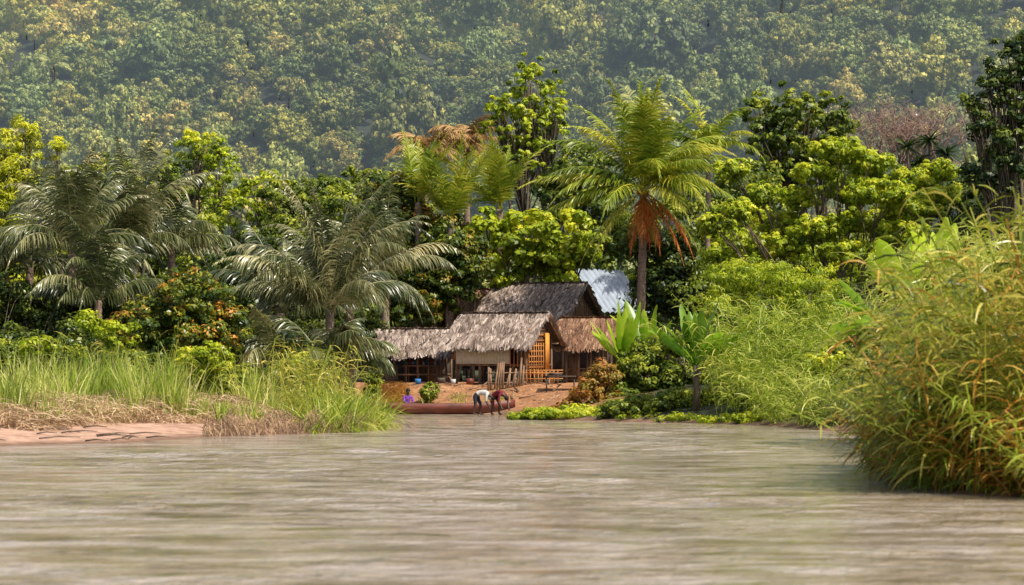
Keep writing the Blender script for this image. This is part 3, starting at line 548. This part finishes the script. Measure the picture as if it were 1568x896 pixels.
def corr(y0,z0,y1,z1,L):
    n=200; xs_=np.linspace(-L/2,L/2,n); off=.11*np.abs(np.sin(xs_*math.pi/.34))**.7; rows=[]
    for (yy_,zz) in((y0,z0),(y1,z1)): rows.append(np.stack([xs_,np.full(n,yy_),zz+off],-1))
    V=np.concatenate(rows); f=np.array([[i,i+1,n+i+1,n+i] for i in range(n-1)]); return (V,f,.5,0)
build('roof',[corr(0,zr,-2.6,ze,3.),corr(0,zr,2.6,ze,3.)],['metal'],e)
build('walls',[boxp((0,-2.2,ze/2),(2.3,.08,ze)),boxp((0,2.2,ze/2),(2.3,.08,ze)),boxp((1.1,0,ze/2),(.08,4.3,ze)),boxp((-1.1,0,ze/2),(.08,4.3,ze))],['wood'],e)
P=[]; d=125.5
for i in range(13):
    px=748+i*4.3; xx=X(px,d); z0=float(hgt(xx,d)); P.append(tube([[xx,d,z0-.1],[xx+rng.normal()*.08+.1,d+.25,z0+rng.uniform(.75,1.25)]],[.05,.045],4))
P.append(stick([X(745,d),d+.1,1.25],[X(805,d),d+.12,1.3],.04)); P.append(stick([X(745,d),d+.18,1.7],[X(805,d),d+.2,1.72],.035))
build('plank_fence',P,['wood'])
P=[]
for i in range(10):
    a=X(800+i*6,126.5); z0=float(hgt(a,126.5)); P.append(stick([a,126.5,z0],[a,126.5,z0+.65],.03))
P+=[stick([X(798,126.5),126.5,z0+k],[X(862,126.5),126.5,z0+k+.02],.03) for k in(.25,.5,.62)]; build('bamboo_railing',P,['bamboo'])
d=124; a=X(858,d); z0=float(hgt(a,d)); build('wooden_table',[boxp((a,d,z0+.62),(1.35,.7,.06)),boxp((a-.2,d-.1,z0+.72),(.5,.3,.12),.2)]+[stick([a+u,d+v_,z0-.1],[a+u,d+v_,z0+.6],.035) for u in(-.6,.6) for v_ in(-.28,.28)],['darkwall'])
def pot(name,px,d,r,h_,mat):
    xx=X(px,d); z0=float(hgt(xx,d)); build(name,[tube([[xx,d,z0],[xx,d,z0+h_*.5],[xx,d,z0+h_],[xx,d,z0+h_*.97]],[r*.75,r*.95,r,r*.9],14)],[mat],smooth=True)
pot('white_bucket',694,127,.12,.24,'cwhite'); pot('blue_bucket',640,128,.14,.24,'cblue'); pot('cooking_pot',676,127,.18,.25,'darkwall'); pot('clay_pot',720,127.5,.2,.3,'hull')
T('small_shrub',123,[(657,600,15,13),(570,585,14,30)],'green',.11,.14,1.3,45,1,k=2,r0=.02)
x,y=scatter(2600,560,625,121.8,126,.6); n=len(x); az=rng.random(n)*6.28
build('straw_pile',[strips(np.stack([x,y,hgt(x,y)+rng.random(n)*.4],-1),np.stack([np.cos(az),np.sin(az),rng.uniform(0,.6,n)],-1),.4,.03,1,2,v=rng.random(n)*.5)],['orange'])
x,y=scatter(900,560,860,121.3,129,.3); n=len(x); az=rng.random(n)*6.28
build('ground_debris',[strips(np.stack([x,y,hgt(x,y)+.03],-1),np.stack([np.cos(az),np.sin(az),rng.uniform(0,.4,n)],-1),rng.uniform(.1,.5,n),.05,.8,2,v=rng.random(n)*.8)],['straw'])
x,y=scatter(1500,560,790,121.2,124.5,.2); n=len(x); build('shore_weeds',[blades(x,y,rng.uniform(.1,.4,n)*(np.sin(x*2.1)**2+.15),.03,.4,1.)],['grass'])
P=[]
for i in range(26):
    xx=X(rng.uniform(690,870),126); yy_=rng.uniform(123,128); z0=float(hgt(xx,yy_)); a=rng.random()*3; l=rng.uniform(.3,.9); P.append(stick([xx,yy_,z0+.05],[xx+l*math.cos(a),yy_+l*math.sin(a),z0+rng.uniform(.05,.35)],.035))
build('scrap_timber',P,['wood'])

def canoe():
    L=6.8; n=26; m=9; V=[]
    for k in range(n+1):
        t=k/n*2-1; wd=.42*(1-abs(t)**2.6)+.03; dp=.5*(1-.35*abs(t)**3); rise=.16*abs(t)**3; 
        for j in range(m):
            a=math.pi*j/(m-1); V.append([t*L/2,-math.cos(a)*wd,.5+rise-math.sin(a)**.7*dp])
        for j in range(m):
            a=math.pi*(m-1-j)/(m-1); V.append([t*L/2*.985,-math.cos(a)*max(.01,wd-.04),.5+rise-math.sin(a)**.7*max(.05,dp-.05)])
    M2=2*m; f=[]
    for k in range(n):
        for j in range(M2): f.append([k*M2+j,k*M2+(j+1)%M2,(k+1)*M2+(j+1)%M2,(k+1)*M2+j])
    for k in (0,n):
        b=k*M2; f+=[[b+j,b+j+1,b+M2-2-j,b+M2-1-j] for j in range(m-1)]
    e=empty('dugout_canoe',(X(664,118.4),118.4,-.05),rad(2)); build('hull',[(np.array(V),np.array(f),.5,0)],['hull'],e,smooth=True)
    build('thwarts',[boxp((q,0,.42),(.14,.74,.035)) for q in(-1.8,-.3,1.3)],['wood'],e)
canoe()

# ---------------------------------------------------------------- people
def person(name,loc,yaw,J,bones,shirt,pants,root):
    e=empty(name,loc,yaw); bm=bmesh.new(); sk=bm.verts.layers.skin.verify(); vm={}
    for k,(p,r) in J.items():
        v=bm.verts.new(p); v[sk].radius=(r,r); v[sk].use_root=(k==root); vm[k]=v
    for a,b,_ in bones: bm.edges.new((vm[a],vm[b]))
    me=bpy.data.meshes.new('tmp'); bm.to_mesh(me); bm.free(); ob=bpy.data.objects.new('tmp',me); link(ob)
    ob.modifiers.new('s','SKIN').use_smooth_shade=True; ss_=ob.modifiers.new('u','SUBSURF'); ss_.levels=2; ss_.render_levels=2
    dg=bpy.context.evaluated_depsgraph_get(); dg.update(); m2=bpy.data.meshes.new_from_object(ob.evaluated_get(dg)); bpy.data.objects.remove(ob)
    m2.materials.clear()
    for q in('skin',shirt,pants): m2.materials.append(M[q])
    seg=[(np.array(J[a][0]),np.array(J[b][0]),c_) for a,b,c_ in bones]
    for p in m2.polygons:
        c_=np.array(p.center); best=9;bi=0
        for a,b,k in seg:
            ab=b-a; t=np.clip((c_-a)@ab/(ab@ab),0,1); dd=np.linalg.norm(c_-a-t*ab)
            if dd<best: best=dd;bi=k
        p.material_index=bi; p.use_smooth=True
    o=bpy.data.objects.new('body',m2); link(o,e)
    hd=np.array(J['head'][0]); nk=np.array(J['neck'][0]); up=nrm(hd-nk); fw=np.array([up[2],0,-up[0]]) ; fw=nrm(fw); sd2=np.cross(up,fw)
    P=[]
    def ball(c,r,mi,cut=None):
        nu,nv=12,8; V=[];f=[]
        for i in range(nv+1):
            for j in range(nu):
                th=math.pi*i/nv*(cut or 1); ph=2*math.pi*j/nu; V.append(c+r[0]*math.sin(th)*math.cos(ph)*fw+r[1]*math.sin(th)*math.sin(ph)*sd2+r[2]*math.cos(th)*up)
        for i in range(nv):
            for j in range(nu): f.append([i*nu+j,i*nu+(j+1)%nu,(i+1)*nu+(j+1)%nu,(i+1)*nu+j])
        return (np.array(V),np.array(f),.5,mi)
    P.append(ball(hd+up*.035-fw*.018,(.108,.092,.105),0,.6))
    for s in(-1,1):
        P.append(ball(hd+fw*.085+sd2*s*.033+up*.0,(.012,.014,.01),1)); P.append(ball(hd+sd2*s*.088-up*.005,(.02,.012,.03),2))
    P.append(ball(hd+fw*.1-up*.03,(.018,.014,.022),2)); P.append(ball(hd+fw*.088-up*.062,(.01,.026,.009),3))
    build('head_features',P,['hair','eye','skin','cmaroon'],e,smooth=True); return e
def skel():
    J={};B=[]
    J['pelvis']=((-.18,0,.86),.12); J['waist']=((-.03,0,.95),.115); J['chest']=((.2,0,.95),.13); J['ub']=((.33,0,.88),.11); J['neck']=((.43,0,.82),.055); J['head']=((.54,0,.73),.092); J['crown']=((.6,0,.66),.07)
    B+=[('pelvis','waist',1),('waist','chest',1),('chest','ub',1),('ub','neck',0),('neck','head',0),('head','crown',0)]
    for s,n in((1,'L'),(-1,'R')):
        J['hip'+n]=((-.19,.1*s,.8),.1); J['knee'+n]=((-.08+.08*s,.12*s,.45),.062); J['ank'+n]=((-.16+.1*s,.12*s,.08),.042); J['toe'+n]=((.02+.1*s,.14*s,.035),.035)
        J['sh'+n]=((.33,.17*s,.85),.06); J['el'+n]=((.36+.04*s,.22*s,.58),.043); J['wr'+n]=((.47+.04*s,.16*s,.36),.03); J['pa'+n]=((.5+.04*s,.15*s,.29),.032)
        B+=[('pelvis','hip'+n,2),('hip'+n,'knee'+n,2),('knee'+n,'ank'+n,0),('ank'+n,'toe'+n,0),('ub','sh'+n,1),('sh'+n,'el'+n,1),('el'+n,'wr'+n,0),('wr'+n,'pa'+n,0)]
        bx_,by,bz=J['pa'+n][0]
        for q in range(4):
            ln=[.03,.04,.037,.028][q]; yy_=by+(q-1.5)*.02
            J['f%d'%q+n]=((bx_+.02,yy_,bz-.045),.009); J['g%d'%q+n]=((bx_+.015,yy_,bz-.045-ln),.008); B+=[('pa'+n,'f%d'%q+n,0),('f%d'%q+n,'g%d'%q+n,0)]
        J['t'+n]=((bx_+.045,by-.02*s,bz-.01),.01); J['u'+n]=((bx_+.06,by-.015*s,bz-.045),.009); B+=[('pa'+n,'t'+n,0),('t'+n,'u'+n,0)]
    return J,B
J,B=skel()
d=117.2
person('bending_person',(X(735,d),d,-.03),rad(-15),J,B,'cwhite','cnavy','pelvis')
person('bending_person',(X(762,d),d-.2,-.03),rad(-50),J,B,'cmaroon','cmaroon','pelvis')
J2=dict(J)
def sh(k,p): J2[k]=(p,J[k][1])
sh('pelvis',(-.1,0,.25)); sh('waist',(-.06,0,.4)); sh('chest',(0,0,.58)); sh('ub',(.03,0,.7)); sh('neck',(.06,0,.79)); sh('head',(.09,0,.91)); sh('crown',(.1,0,.99))
for s,n in((1,'L'),(-1,'R')):
    sh('hip'+n,(-.08,.1*s,.23)); sh('knee'+n,(.28,.16*s,.46)); sh('ank'+n,(.16,.13*s,.08)); sh('toe'+n,(.32,.14*s,.035)); sh('sh'+n,(.04,.17*s,.67)); sh('el'+n,(.2,.2*s,.46)); sh('wr'+n,(.38,.12*s,.36)); sh('pa'+n,(.44,.1*s,.33))
    bx_,by,bz=J2['pa'+n][0]
    for q in range(4):
        ln=[.03,.04,.037,.028][q]; yy_=by+(q-1.5)*.02; sh('f%d'%q+n,(bx_+.04,yy_,bz-.02)); sh('g%d'%q+n,(bx_+.05,yy_,bz-.02-ln))
    sh('t'+n,(bx_+.01,by-.04*s,bz-.02)); sh('u'+n,(bx_+.04,by-.045*s,bz-.035))
d=121; person('squatting_person',(X(624,d),d,float(hgt(X(624,d),d))),rad(-70),J2,B,'cpurple','cpurple','pelvis')
